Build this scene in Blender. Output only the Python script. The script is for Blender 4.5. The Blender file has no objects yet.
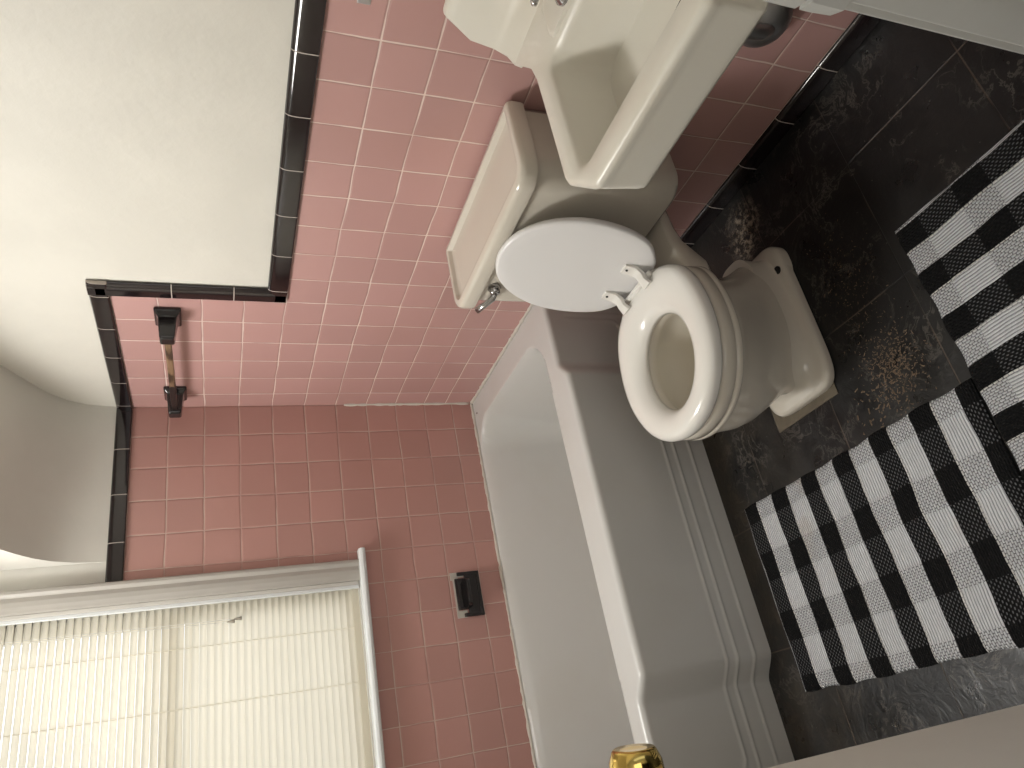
import bpy, bmesh, math, random
from mathutils import Vector, Matrix
random.seed(7)
C = bpy.context.scene.collection
PI = math.pi

# ------------------------------------------------------------------ nodes
class NT:
    def __init__(s, name):
        s.m = bpy.data.materials.new(name); s.m.use_nodes = True
        s.t = s.m.node_tree; s.n = s.t.nodes; s.l = s.t.links
        s.b = s.n['Principled BSDF']; s.out = s.n['Material Output']
    def put(s, sock, v):
        if v is None: return
        if hasattr(v, 'is_output'): s.l.new(v, sock)
        elif isinstance(v, (tuple, list)) and sock.type == 'RGBA' and len(v) == 3: sock.default_value = (*v, 1)
        else: sock.default_value = v
    def node(s, typ, ins=None, **kw):
        n = s.n.new(typ)
        for k, v in kw.items(): setattr(n, k, v)
        for k, v in (ins or {}).items(): s.put(n.inputs[k], v)
        return n
    def ma(s, op, a, b=None, c=None, clamp=False):
        n = s.n.new('ShaderNodeMath'); n.operation = op; n.use_clamp = clamp
        s.put(n.inputs[0], a); s.put(n.inputs[1], b); s.put(n.inputs[2], c)
        return n.outputs[0]
    def mr(s, v, a, b, c=0.0, d=1.0, kind='SMOOTHSTEP'):
        n = s.node('ShaderNodeMapRange', {'Value': v, 'From Min': a, 'From Max': b, 'To Min': c, 'To Max': d}, interpolation_type=kind)
        return n.outputs[0]
    def mix(s, f, a, b, mode='MIX'):
        n = s.n.new('ShaderNodeMix'); n.data_type = 'RGBA'; n.blend_type = mode
        s.put(n.inputs[0], f); s.put(n.inputs[6], a); s.put(n.inputs[7], b)
        return n.outputs[2]
    def mixf(s, f, a, b):
        n = s.n.new('ShaderNodeMix'); n.data_type = 'FLOAT'
        s.put(n.inputs[0], f); s.put(n.inputs[2], a); s.put(n.inputs[3], b)
        return n.outputs[0]
    def coord(s):
        o = s.node('ShaderNodeTexCoord').outputs['Object']
        x = s.node('ShaderNodeSeparateXYZ', {0: o})
        return o, x.outputs[0], x.outputs[1], x.outputs[2]
    def noise(s, vec, scale, detail=3.0, rough=.5, color=False):
        n = s.node('ShaderNodeTexNoise', {'Vector': vec, 'Scale': scale, 'Detail': detail, 'Roughness': rough})
        return n.outputs['Color' if color else 'Fac']
    def bump(s, h, strength=.3, dist=.01):
        return s.node('ShaderNodeBump', {'Height': h, 'Strength': strength, 'Distance': dist}).outputs[0]
    def comb(s, x=0.0, y=0.0, z=0.0):
        return s.node('ShaderNodeCombineXYZ', {0: x, 1: y, 2: z}).outputs[0]

def simple(name, col, rough=.4, metal=0.0, coat=0.0, nscale=None, nstr=.1, var=.0, spec=None):
    t = NT(name); t.b.inputs['Roughness'].default_value = rough; t.b.inputs['Metallic'].default_value = metal
    t.b.inputs['Coat Weight'].default_value = coat; t.b.inputs['Coat Roughness'].default_value = .08
    if spec is not None: t.b.inputs['Specular IOR Level'].default_value = spec
    o, x, y, z = t.coord()
    n = t.noise(o, nscale or 12.0, 3)
    dark = tuple(c * (1 - var) for c in col)
    t.put(t.b.inputs['Base Color'], t.mix(n, dark, col) if var else col)
    if nscale: t.put(t.b.inputs['Normal'], t.bump(n, nstr, .004))
    return t.m

def tile_mat(name, axis, off, base, grout, lowshift=False):
    T = .11
    t = NT(name); o, x, y, z = t.coord()
    w = t.noise(o, 6.0, 2)
    wob = t.ma('MULTIPLY', t.ma('SUBTRACT', w, .5), .010)
    a = x if axis == 'x' else y
    u = t.ma('DIVIDE', t.ma('ADD', t.ma('SUBTRACT', a, off), wob), T)
    zz = t.ma('SUBTRACT', z, 1.57)
    if lowshift:
        low = t.ma('LESS_THAN', z, .5)
        zz = t.ma('ADD', zz, t.ma('MULTIPLY', low, -.025))
    v = t.ma('DIVIDE', t.ma('ADD', zz, wob), T)
    fu = t.ma('FRACT', u); fv = t.ma('FRACT', v)
    du = t.ma('SUBTRACT', .5, t.ma('ABSOLUTE', t.ma('SUBTRACT', fu, .5)))
    dv = t.ma('SUBTRACT', .5, t.ma('ABSOLUTE', t.ma('SUBTRACT', fv, .5)))
    d = t.ma('MINIMUM', du, dv)
    cell = t.comb(t.ma('FLOOR', u), t.ma('FLOOR', v), 0.0)
    wn = t.node('ShaderNodeTexWhiteNoise', {'Vector': cell}).outputs['Value']
    wid = t.mr(t.noise(o, 9.0, 3), .3, .7, .011, .021)
    g = t.ma('SUBTRACT', 1.0, t.ma('DIVIDE', t.ma('SUBTRACT', d, t.ma('MULTIPLY', wid, .55)), t.ma('MULTIPLY', wid, .5), clamp=True), clamp=True)
    # joints are clean in places and filled with the tile's own colour in others
    show = t.mr(t.noise(o, 4.5, 4), .36, .58, .35 if axis == 'x' else .6, 1.0)
    g2 = t.ma('MULTIPLY', g, show)
    c = t.mix(wn, tuple(k * .93 for k in base), tuple(min(1, k * 1.05) for k in base))
    stain = t.mr(t.noise(o, 2.6, 5), .45, .75)
    c = t.mix(t.ma('MULTIPLY', stain, .22), c, (base[0] * .85, base[1] * .82, base[2] * .72))
    edge = t.mr(d, .0, .035, .86, 1.0)
    c = t.mix(1.0, c, t.comb(edge, edge, edge), 'MULTIPLY')
    c = t.mix(g2, c, grout)
    t.put(t.b.inputs['Base Color'], c)
    t.put(t.b.inputs['Roughness'], t.mixf(g, .27, .8))
    h = t.ma('ADD', t.mr(d, .0, .05), t.ma('MULTIPLY', t.noise(o, 14.0, 2), .25))
    h = t.ma('ADD', h, t.ma('MULTIPLY', wn, .12))
    t.put(t.b.inputs['Normal'], t.bump(h, .45, .0025))
    return t.m

def floor_mat():
    t = NT('black_marbled_vinyl'); o, x, y, z = t.coord()
    u = t.ma('DIVIDE', t.ma('ADD', x, .215), .305); v = t.ma('DIVIDE', t.ma('ADD', y, 1.265), .300)
    du = t.ma('SUBTRACT', .5, t.ma('ABSOLUTE', t.ma('SUBTRACT', t.ma('FRACT', u), .5)))
    dv = t.ma('SUBTRACT', .5, t.ma('ABSOLUTE', t.ma('SUBTRACT', t.ma('FRACT', v), .5)))
    d = t.ma('MINIMUM', du, dv)
    g = t.mr(d, .003, .0065, 1.0, 0.0)
    cell = t.comb(t.ma('FLOOR', u), t.ma('FLOOR', v), 0.0)
    wn = t.node('ShaderNodeTexWhiteNoise', {'Vector': cell}).outputs['Value']
    dist = t.noise(o, 5.0, 4, color=True)
    vec = t.node('ShaderNodeVectorMath', {0: o, 1: t.node('ShaderNodeVectorMath', {0: dist, 'Scale': .35}, operation='SCALE').outputs[0]}, operation='ADD').outputs[0]
    n = t.noise(vec, 9.0, 8, .65)
    vein = t.mr(t.ma('ABSOLUTE', t.ma('SUBTRACT', n, .5)), .0, .022, 1.0, 0.0)
    cloud = t.mr(t.noise(o, 3.0, 6), .35, .75)
    c = t.mix(wn, (.0065, .0063, .0068), (.013, .0125, .0125))
    c = t.mix(t.ma('MULTIPLY', cloud, .6), c, (.026, .024, .023))
    c = t.mix(t.ma('MULTIPLY', vein, t.ma('MULTIPLY', t.mr(t.noise(o, 7.0, 3), .42, .62), .62)), c, (.13, .115, .10))
    # brown grime close to the tub and the toilet
    tub = t.mr(y, -1.25, -.80)
    br = t.mr(t.noise(o, 22.0, 6, .7), .52, .66)
    c = t.mix(t.ma('MULTIPLY', t.ma('MULTIPLY', tub, .5), t.mr(t.noise(o, 8.0, 5), .35, .65)), c, (.05, .038, .025))
    c = t.mix(t.ma('MULTIPLY', tub, t.ma('MULTIPLY', br, .18)), c, (.15, .11, .075))
    # chalky worn spot by the wall under the tank
    def blob(cx, cy, r):
        dd = t.ma('SQRT', t.ma('ADD', t.ma('POWER', t.ma('SUBTRACT', x, cx), 2.0), t.ma('POWER', t.ma('SUBTRACT', y, cy), 2.0)))
        return t.mr(dd, r * .15, r, 1.0, 0.0)
    fine = t.mr(t.noise(o, 55.0, 8, .75), .47, .60)
    b1 = t.ma('MAXIMUM', blob(-.10, -1.235, .085), blob(-.15, -1.21, .07))
    c = t.mix(t.ma('MULTIPLY', b1, t.ma('MULTIPLY', fine, .95)), c, (.42, .35, .27))
    b2 = t.ma('MAXIMUM', blob(-.66, -1.46, .13), blob(-.45, -1.43, .17))
    c = t.mix(t.ma('MULTIPLY', b2, t.ma('MULTIPLY', t.mr(t.noise(o, 70.0, 8, .8), .55, .64), .35)), c, (.22, .16, .10))
    specks = t.mr(t.node('ShaderNodeTexVoronoi', {'Vector': o, 'Scale': 32.0}).outputs['Distance'], .03, .06, 1.0, 0.0)
    c = t.mix(t.ma('MULTIPLY', specks, .35), c, (.25, .23, .2))
    gl = t.mr(t.noise(o, 5.0, 3), .42, .60, .0, 1.0)
    c = t.mix(t.ma('MULTIPLY', g, t.ma('MULTIPLY', gl, .5)), c, (.16, .115, .085))
    # an odd seam left by a cut tile beside the toilet
    seam = t.ma('MULTIPLY', t.mr(t.ma('ABSOLUTE', t.ma('ADD', y, 1.322)), .0005, .0018, 1.0, 0.0), t.ma('GREATER_THAN', x, -.52))
    c = t.mix(seam, c, (.001, .001, .001))
    t.put(t.b.inputs['Base Color'], c)
    t.put(t.b.inputs['Roughness'], t.mr(t.noise(o, 11.0, 5), .3, .7, .26, .46))
    t.b.inputs['Specular IOR Level'].default_value = .42
    wr = t.noise(vec, 42.0, 5, .6)
    h = t.ma('ADD', t.ma('MULTIPLY', wr, 1.0), t.ma('MULTIPLY', g, -.8))
    t.put(t.b.inputs['Normal'], t.bump(h, .5, .003))
    return t.m

def rug_mat(name, along, across, u0, v0, pitch_u, pitch_v, wu, wv):
    """buffalo check woven from cord. u runs along the weft stripes, v across them."""
    t = NT(name); o, x, y, z = t.coord()
    ax = {'x': x, 'y': y}
    n1 = t.ma('MULTIPLY', t.ma('SUBTRACT', t.noise(o, 9.0, 3), .5), .010)
    n2 = t.ma('MULTIPLY', t.ma('SUBTRACT', t.noise(o, 7.0, 3), .5), .016)
    u = t.ma('ADD', t.ma('SUBTRACT', u0, ax[along]), n1)
    v = t.ma('ADD', t.ma('SUBTRACT', v0, ax[across]), n2)
    pu = t.ma('MODULO', t.ma('ADD', u, pitch_u * 10), pitch_u)
    pv = t.ma('MODULO', t.ma('ADD', v, pitch_v * 10), pitch_v)
    W = t.ma('LESS_THAN', pu, wu)      # white warp column
    F = t.ma('LESS_THAN', pv, wv)      # white weft stripe
    rv = t.ma('DIVIDE', v, .0052)
    row = t.ma('FLOOR', rv)
    par = t.ma('MULTIPLY', t.ma('FRACT', t.ma('MULTIPLY', row, .5)), 1.0)
    uu = t.ma('FRACT', t.ma('ADD', t.ma('DIVIDE', u, .0105), par))
    fr = t.ma('FRACT', rv)
    bead = t.ma('MULTIPLY', t.ma('SINE', t.ma('MULTIPLY', uu, PI)), t.ma('SINE', t.ma('MULTIPLY', fr, PI)))
    dots = t.mr(bead, .62, .80)
    ridge = t.ma('SINE', t.ma('MULTIPLY', t.ma('FRACT', t.ma('DIVIDE', v, .0062)), PI))
    fib = t.noise(t.comb(t.ma('MULTIPLY', u, 60.0), t.ma('MULTIPLY', v, 260.0), 0.0), 1.0, 4, .7)
    white = t.mix(fib, (.52, .53, .56), (.93, .94, .97))
    white = t.mix(t.ma('MULTIPLY', t.mr(ridge, .1, .6, 1.0, 0.0), .75), white, (.17, .18, .20))
    black = t.mix(fib, (.003, .003, .0035), (.012, .012, .013))
    both = t.ma('MULTIPLY', W, F)
    mixed_w = t.ma('MULTIPLY', F, t.ma('SUBTRACT', 1.0, W))
    mixed_b = t.ma('MULTIPLY', W, t.ma('SUBTRACT', 1.0, F))
    ivory = t.mix(fib, (.52, .53, .56), (.90, .91, .94))
    c = black
    c = t.mix(both, c, white)
    c = t.mix(mixed_w, c, t.mix(t.mr(bead, .10, .30), (.20, .20, .215), ivory))
    c = t.mix(mixed_b, c, t.mix(t.ma('MULTIPLY', dots, .20), black, ivory))
    stain = t.ma('MULTIPLY', t.mr(t.noise(o, 6.0, 3), .60, .74), .28)
    c = t.mix(stain, c, t.mix(F, c, (.42, .32, .22)))
    edgey = t.mr(pv, .0, .010, 1.0, 0.0)
    c = t.mix(t.ma('MULTIPLY', t.ma('MULTIPLY', edgey, F), .5), c, t.mix(t.mr(bead, .15, .4), (.08, .075, .07), (.78, .74, .66)))
    t.put(t.b.inputs['Base Color'], c)
    t.b.inputs['Roughness'].default_value = .9
    t.b.inputs['Specular IOR Level'].default_value = .2
    h = t.mixf(both, bead, t.ma('MULTIPLY', ridge, .7))
    h = t.ma('ADD', h, t.ma('MULTIPLY', fib, .4))
    t.put(t.b.inputs['Normal'], t.bump(h, .9, .004))
    return t.m

def plaster_mat(name, col, s=.35):
    t = NT(name); o, x, y, z = t.coord()
    n = t.noise(o, 5.0, 5); n2 = t.noise(o, 34.0, 4, .6)
    c = t.mix(t.mr(n, .35, .7), tuple(k * .95 for k in col), col)
    t.put(t.b.inputs['Base Color'], c); t.b.inputs['Roughness'].default_value = .5
    t.b.inputs['Specular IOR Level'].default_value = .3
    t.put(t.b.inputs['Normal'], t.bump(t.ma('ADD', n, t.ma('MULTIPLY', n2, .25)), s, .008))
    return t.m

def porcelain(name, col, stain=(.6, .52, .4), amt=.12, rough=.12):
    t = NT(name); o, x, y, z = t.coord()
    n = t.mr(t.noise(o, 5.0, 5), .45, .8)
    t.put(t.b.inputs['Base Color'], t.mix(t.ma('MULTIPLY', n, amt), col, stain))
    t.b.inputs['Roughness'].default_value = rough
    t.put(t.b.inputs['Normal'], t.bump(t.noise(o, 9.0, 2), .06, .01))
    return t.m

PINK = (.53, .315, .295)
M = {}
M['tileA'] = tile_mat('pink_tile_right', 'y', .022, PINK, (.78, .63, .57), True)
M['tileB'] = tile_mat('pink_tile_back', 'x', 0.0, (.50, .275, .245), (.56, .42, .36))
M['floor'] = floor_mat()
M['plaster'] = plaster_mat('white_plaster', (.74, .715, .65), .5)
M['plasterB'] = plaster_mat('white_plaster_back', (.68, .66, .61), .2)
M['ceil'] = plaster_mat('ceiling_paint', (.72, .70, .64), .15)
M['black'] = simple('black_glazed_tile', (.012, .007, .008), .10, coat=.4, nscale=18.0, nstr=.06)
M['grout'] = simple('light_grout', (.45, .40, .36), .8, nscale=60.0, nstr=.4)
M['caulk'] = simple('white_caulk', (.72, .67, .60), .6, nscale=30.0, nstr=.6, var=.25)
M['tub'] = porcelain('tub_enamel', (.65, .645, .625), (.5, .44, .34), .12, .22)
M['toilet'] = porcelain('toilet_china', (.66, .615, .535), (.55, .47, .36), .10, .10)
M['sink'] = porcelain('sink_china', (.70, .675, .60), (.50, .40, .26), .25, .28)
M['seat'] = porcelain('seat_plastic', (.84, .82, .775), (.8, .77, .7), .05, .16)
M['lid'] = porcelain('lid_plastic', (.80, .79, .785), (.8, .77, .7), .03, .30)
M['chrome'] = simple('worn_chrome', (.55, .55, .56), .16, 1.0, nscale=30.0, nstr=.1, var=.25)
M['dullchrome'] = simple('dull_chrome', (.62, .62, .62), .42, 1.0, nscale=25.0, nstr=.15, var=.4)
M['brass'] = simple('polished_brass', (.78, .55, .16), .10, 1.0, nscale=20.0, nstr=.04, var=.1)
M['paint'] = simple('white_gloss_paint', (.68, .66, .62), .30, nscale=14.0, nstr=.15, var=.06)
M['jamb'] = simple('grey_white_gloss_paint', (.56, .56, .53), .30, nscale=14.0, nstr=.2, var=.1)
M['door'] = simple('door_paint', (.85, .80, .72), .45, nscale=9.0, nstr=.15, var=.08)
M['sill'] = simple('sill_paint', (.80, .83, .84), .22, nscale=14.0, nstr=.1, var=.05)
M['dark'] = simple('dark_hole', (.004, .004, .004), .6)
M['blackcer'] = simple('black_ceramic', (.010, .008, .009), .14, coat=.3, nscale=20.0, nstr=.05)
M['plasterchip'] = simple('broken_plaster', (.62, .58, .52), .85, nscale=50.0, nstr=.7, var=.3)
M['crumb'] = simple('tan_crumbs', (.27, .19, .125), .9, var=.6, nscale=60.0)
M['shim'] = simple('bare_plywood', (.16, .13, .09), .7, nscale=40.0, nstr=.4, var=.4)
M['cord'] = simple('blind_cord', (.70, .68, .62), .7)
M['tassel'] = simple('tassel_plastic', (.36, .33, .27), .4)

def wood_bar():
    t = NT('peeling_painted_wood'); o, x, y, z = t.coord()
    n = t.noise(t.comb(t.ma('MULTIPLY', x, 30.0), t.ma('MULTIPLY', y, 6.0), t.ma('MULTIPLY', z, 30.0)), 2.0, 5)
    c = t.mix(t.mr(n, .4, .62), (.05, .03, .018), (.24, .15, .085))
    # paint left at one end, pale bare end at the other
    c = t.mix(t.ma('GREATER_THAN', t.ma('ADD', y, t.ma('MULTIPLY', n, .05)), -.255), c, (.012, .009, .009))
    t.put(t.b.inputs['Base Color'], c); t.b.inputs['Roughness'].default_value = .35
    return t.m
M['bar'] = wood_bar()

def glass_mat():
    t = NT('window_glass'); t.b.inputs['Base Color'].default_value = (1, 1, 1, 1)
    t.b.inputs['Roughness'].default_value = .0; t.b.inputs['Transmission Weight'].default_value = 1; t.b.inputs['IOR'].default_value = 1.02
    return t.m
M['glass'] = glass_mat()
def water_mat():
    t = NT('toilet_water'); t.b.inputs['Base Color'].default_value = (.50, .47, .34, 1); t.b.inputs['Roughness'].default_value = .03
    o, x, y, z = t.coord(); t.put(t.b.inputs['Normal'], t.bump(t.noise(o, 12.0, 1), .03, .01))
    return t.m
M['water'] = water_mat()
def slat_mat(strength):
    t = NT('glowing_vinyl_slat'); o, x, y, z = t.coord()
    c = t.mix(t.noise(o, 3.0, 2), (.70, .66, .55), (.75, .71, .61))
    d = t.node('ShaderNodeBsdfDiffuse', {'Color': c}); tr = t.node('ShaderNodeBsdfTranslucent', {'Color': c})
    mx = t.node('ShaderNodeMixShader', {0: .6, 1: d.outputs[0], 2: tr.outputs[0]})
    e = t.node('ShaderNodeEmission', {'Color': (1.0, .93, .78, 1), 'Strength': strength})  # emission adds a daylight glow to the slats, rails and ladder cords
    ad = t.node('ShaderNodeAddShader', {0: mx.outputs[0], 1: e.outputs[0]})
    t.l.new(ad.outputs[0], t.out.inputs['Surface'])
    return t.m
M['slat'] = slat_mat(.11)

# ------------------------------------------------------------------ mesh helpers
def obj(name, bm, mat, parent=None, smooth=False, bev=None, sub=0, mats=None):
    bmesh.ops.recalc_face_normals(bm, faces=bm.faces[:])
    me = bpy.data.meshes.new(name); bm.to_mesh(me); bm.free()
    for m in (mats or [mat]): me.materials.append(m)
    if smooth:
        for p in me.polygons: p.use_smooth = True
    o = bpy.data.objects.new(name, me); C.objects.link(o)
    if parent: o.parent = parent; o.matrix_parent_inverse = parent.matrix_world.inverted() if False else Matrix.Translation(-parent.location)
    if bev:
        md = o.modifiers.new('bevel', 'BEVEL'); md.width = bev; md.segments = 3; md.limit_method = 'ANGLE'; md.angle_limit = .6
        for p in me.polygons: p.use_smooth = True
        try:
            me.set_sharp_from_angle(angle=.7)
        except Exception: pass
    if sub:
        md = o.modifiers.new('sub', 'SUBSURF'); md.levels = sub; md.render_levels = sub
    return o
def thing(name, label, cat, loc=(0, 0, 0), group=None, kind=None):
    o = bpy.data.objects.new(name, None); o.empty_display_size = .1; C.objects.link(o); o.location = loc
    return tag(o, label, cat, group, kind)
def tag(o, label=None, cat=None, group=None, kind=None):
    if label: o['label'] = label
    if cat: o['category'] = cat
    if group: o['group'] = group
    if kind: o['kind'] = kind
    return o
def box(bm, x0, x1, y0, y1, z0, z1):
    vs = [bm.verts.new((x, y, z)) for x in (min(x0, x1), max(x0, x1)) for y in (min(y0, y1), max(y0, y1)) for z in (min(z0, z1), max(z0, z1))]
    for f in ((0, 1, 3, 2), (4, 6, 7, 5), (0, 4, 5, 1), (2, 3, 7, 6), (0, 2, 6, 4), (1, 5, 7, 3)):
        bm.faces.new([vs[i] for i in f])
    return vs
def prism(bm, pts, lo, hi, axis):
    """extrude 2-D polygon; axis is the extrusion axis: 'x' -> pts are (y,z), 'y' -> (x,z), 'z' -> (x,y)"""
    def P(a, b, t): return {'x': (t, a, b), 'y': (a, t, b), 'z': (a, b, t)}[axis]
    A = [bm.verts.new(P(a, b, lo)) for a, b in pts]; B = [bm.verts.new(P(a, b, hi)) for a, b in pts]
    n = len(pts)
    for i in range(n): bm.faces.new((A[i], A[(i + 1) % n], B[(i + 1) % n], B[i]))
    bm.faces.new(A); bm.faces.new(B[::-1])
def loft(bm, rings, cap0=True, cap1=True, closed=True):
    R = [[bm.verts.new(p) for p in r] for r in rings]; n = len(R[0])
    for a, b in zip(R, R[1:]):
        for i in range(n if closed else n - 1): bm.faces.new((a[i], a[(i + 1) % n], b[(i + 1) % n], b[i]))
    if cap0: bm.faces.new(R[0])
    if cap1: bm.faces.new(R[-1][::-1])
    return R
def frame(d):
    d = Vector(d).normalized(); u = d.cross(Vector((0, 0, 1)))
    if u.length < 1e-3: u = Vector((1, 0, 0))
    u.normalize(); return d, u, d.cross(u)
def lathe(bm, org, axis, prof, n=32, cap=True):
    d, u, v = frame(axis); o = Vector(org)
    rings = [[tuple(o + d * h + (u * math.cos(2 * PI * i / n) + v * math.sin(2 * PI * i / n)) * max(r, 1e-5)) for i in range(n)] for r, h in prof]
    loft(bm, rings, cap, cap)
def tube(bm, pts, r, n=12):
    pts = [Vector(p) for p in pts]; rs = r if isinstance(r, (list, tuple)) else [r] * len(pts); rings = []
    for i, p in enumerate(pts):
        t = (pts[min(i + 1, len(pts) - 1)] - pts[max(i - 1, 0)]).normalized()
        _, u, v = frame(t)
        rings.append([tuple(p + (u * math.cos(2 * PI * k / n) + v * math.sin(2 * PI * k / n)) * rs[i]) for k in range(n)])
    loft(bm, rings)
def catmull(pts, per=8):
    out = []; n = len(pts)
    for i in range(n):
        p0, p1, p2, p3 = (Vector(pts[(i + k - 1) % n]) for k in range(4))
        for j in range(per):
            t = j / per
            out.append(.5 * ((2 * p1) + (p2 - p0) * t + (2 * p0 - 5 * p1 + 4 * p2 - p3) * t * t + (3 * p1 - p0 - 3 * p2 + p3) * t ** 3))
    return out
def smooth(a, b, x):
    t = min(1, max(0, (x - a) / (b - a))); return t * t * (3 - 2 * t)

# ------------------------------------------------------------------ the room
LX, FY, CZ = -1.47, -2.2017, 2.20       # left wall, front wall, ceiling
bm = bmesh.new(); box(bm, -2.6, .12, -4.2, .15, -.06, 0)
tag(obj('floor', bm, M['floor']), kind='structure')

# right wall: plaster and its tile wainscot with the stepped top
bm = bmesh.new(); box(bm, .003, .12, -3.2, .0, 0, 2.6)
wr = tag(obj('wall_right', bm, M['plaster']), kind='structure')
bm = bmesh.new(); prism(bm, [(0, .055), (0, 1.57), (-.645, 1.57), (-.645, 1.13), (FY, 1.13), (FY, .055)], 0, .003, 'x')
obj('tile_wainscot', bm, M['tileA'], wr)

# back wall with the window opening
WX0, WX1, WZ0, WZ1 = -.660, -1.345, .885, 1.93
bm = bmesh.new()
box(bm, .12, WX0, .003, .15, 0, 2.6); box(bm, WX1, -2.0, .003, .15, 0, 2.6)
box(bm, WX0, WX1, .003, .15, 0, WZ0); box(bm, WX0, WX1, .003, .15, WZ1, 2.6)
wb = tag(obj('wall_back', bm, M['plasterB']), kind='structure')
bm = bmesh.new()
prism(bm, [(0, .33), (0, 1.57), (-.60, 1.57), (-.60, .875), (-1.40, .875), (-1.40, 1.57), (LX, 1.57), (LX, .33)], 0, .003, 'y')
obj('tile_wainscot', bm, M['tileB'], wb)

bm = bmesh.new(); box(bm, LX - .1, LX, FY - .1, .0, 0, 2.6)
wl = tag(obj('wall_left', bm, M['plaster']), kind='structure')

# front wall with the doorway the camera looks through, and the hall behind
JX = -.811
bm = bmesh.new()
box(bm, JX + .0201, .003, FY - .12, FY, 0, 2.6); box(bm, LX, JX, FY - .12, FY, 2.03, 2.6)
tag(obj('wall_front', bm, M['plaster']), kind='structure')
bm = bmesh.new()
box(bm, LX - .1, JX, -4.2, -4.1, 0, 2.6); 
box(bm, -2.6, .0, -4.2, -4.1, 0, 2.6); box(bm, -2.6, -2.5, -4.1, FY - .1, 0, 2.6); box(bm, -2.5, LX - .1, FY - .12, FY - .1, 0, 2.6)
tag(obj('wall_hall', bm, M['plaster']), kind='structure')

# sloped plaster running down to the back wall right of the dormer
prof = [(0, 1.615), (-.006, 1.655), (-.018, 1.70), (-.048, 1.75), (-.09, 1.789), (-.137, 1.817), (-.20, 1.849), (-.271, 1.884), (-.89, 2.20), (-.89, 2.3), (0.003, 2.3)]
DX = -.515
bm = bmesh.new(); prism(bm, prof, .003, DX, 'x')
o = tag(obj('ceiling_slope', bm, M['plasterB']), kind='structure'); o.name = 'ceiling'
for p in o.data.polygons: p.use_smooth = True
try: o.data.set_sharp_from_angle(angle=.5)
except Exception: pass
bm = bmesh.new(); box(bm, DX, -2.6, -4.2, .0, CZ, 2.3); box(bm, DX, .003, -4.2, -.89, CZ, 2.3)
tag(obj('ceiling.001', bm, M['ceil']), kind='structure')

# black cap tiles: each piece rounded, with light joints
def cap_run(bmt, bmg, plane, a0, a1, b0, b1, vertical=False, start=None, round_hi=True, step=.1535):
    """plane 'A' (x=0, a=y) or 'B' (y=0, a=x). a runs along the pieces, b across (height)."""
    w = b1 - b0; out = .011
    prof = [(0, 0), (.0095, 0), (.0108, .03), (.0110, .08), (.0110, .30), (.0110, .60), (.0100, .76), (.0075, .90), (.003, .99), (0, 1.0)]
    if not round_hi: prof = [(p, 1 - q) for p, q in prof]
    def P(a, b, d):
        if vertical: a, b = b, a
        return (-d, a, b) if plane == 'A' else (a, -d, b)
    s = 1 if a1 > a0 else -1; cuts = []; a = a0 if start is None else start
    cuts = [a0]
    while True:
        if s * (a - a0) > .01: cuts.append(a)
        a += s * step
        if s * (a1 - a) < .012: break
    cuts.append(a1)
    for c0, c1 in zip(cuts, cuts[1:]):
        g = .0013 * s
        for k, (bb, da) in enumerate(((bmt, g), )):
            A = [bb.verts.new(P(c0 + da, b0 + q * w, p)) for p, q in prof]; B = [bb.verts.new(P(c1 - da, b0 + q * w, p)) for p, q in prof]
            n = len(prof)
            for i in range(n - 1): bb.faces.new((A[i], A[i + 1], B[i + 1], B[i]))
            bb.faces.new(A); bb.faces.new(B[::-1])
    A = [bmg.verts.new(P(a0, b0 + q * w, max(p - .0001, 0))) for p, q in prof]; B = [bmg.verts.new(P(a1, b0 + q * w, max(p - .0001, 0))) for p, q in prof]
    for i in range(len(prof) - 1): bmg.faces.new((A[i], A[i + 1], B[i + 1], B[i]))
    bmg.faces.new(A); bmg.faces.new(B[::-1])
def trim(name, runs, parent=None):
    bt, bg = bmesh.new(), bmesh.new()
    for r in runs: cap_run(bt, bg, *r[0], **r[1])
    o = obj(name, bt, M['black'], parent, smooth=True)
    try: o.data.set_sharp_from_angle(angle=1.0)
    except Exception: pass
    obj('joints', bg, M['grout'], o)
    return tag(o, kind='structure')
trim('trim_1', [(('A', -.0, -.702, 1.57, 1.617), dict(start=-.03, step=.1535))])
trim('trim_2', [(('A', 1.617, 1.13, -.650, -.702), dict(vertical=True, start=1.575, step=.1535))])
trim('trim_3', [(('A', -.650, FY, 1.13, 1.182), dict(start=-.702, step=.1535))])
trim('trim_4', [(('B', -.0, -.590, 1.57, 1.617), dict(start=-.155, step=.1535))])
trim('baseboard_right', [(('A', -.78, FY, .0, .055), dict(start=-.88, step=.1535, round_hi=True))])

# caulk lines
def bead(name, pts, r):
    b = bmesh.new(); P = []
    for (p, q) in zip(pts, pts[1:]):
        p, q = Vector(p), Vector(q); n = max(2, int((q - p).length / .012))
        for i in range(n): P.append(p.lerp(q, i / n))
    P.append(Vector(pts[-1]))
    rs = [r * random.uniform(.65, 1.45) for _ in P]
    tube(b, P, rs, 8); return tag(obj(name, b, M['caulk'], smooth=True), kind='structure')
bead('trim_5', [(-.002, -.74, .389), (-.002, -.003, .389)], .0055)
bead('trim_6', [(-.002, -.003, .389), (LX, -.003, .389)], .0050)
bead('trim_7', [(-.001, -.001, .40), (-.001, -.001, .88)], .0048)

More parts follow.
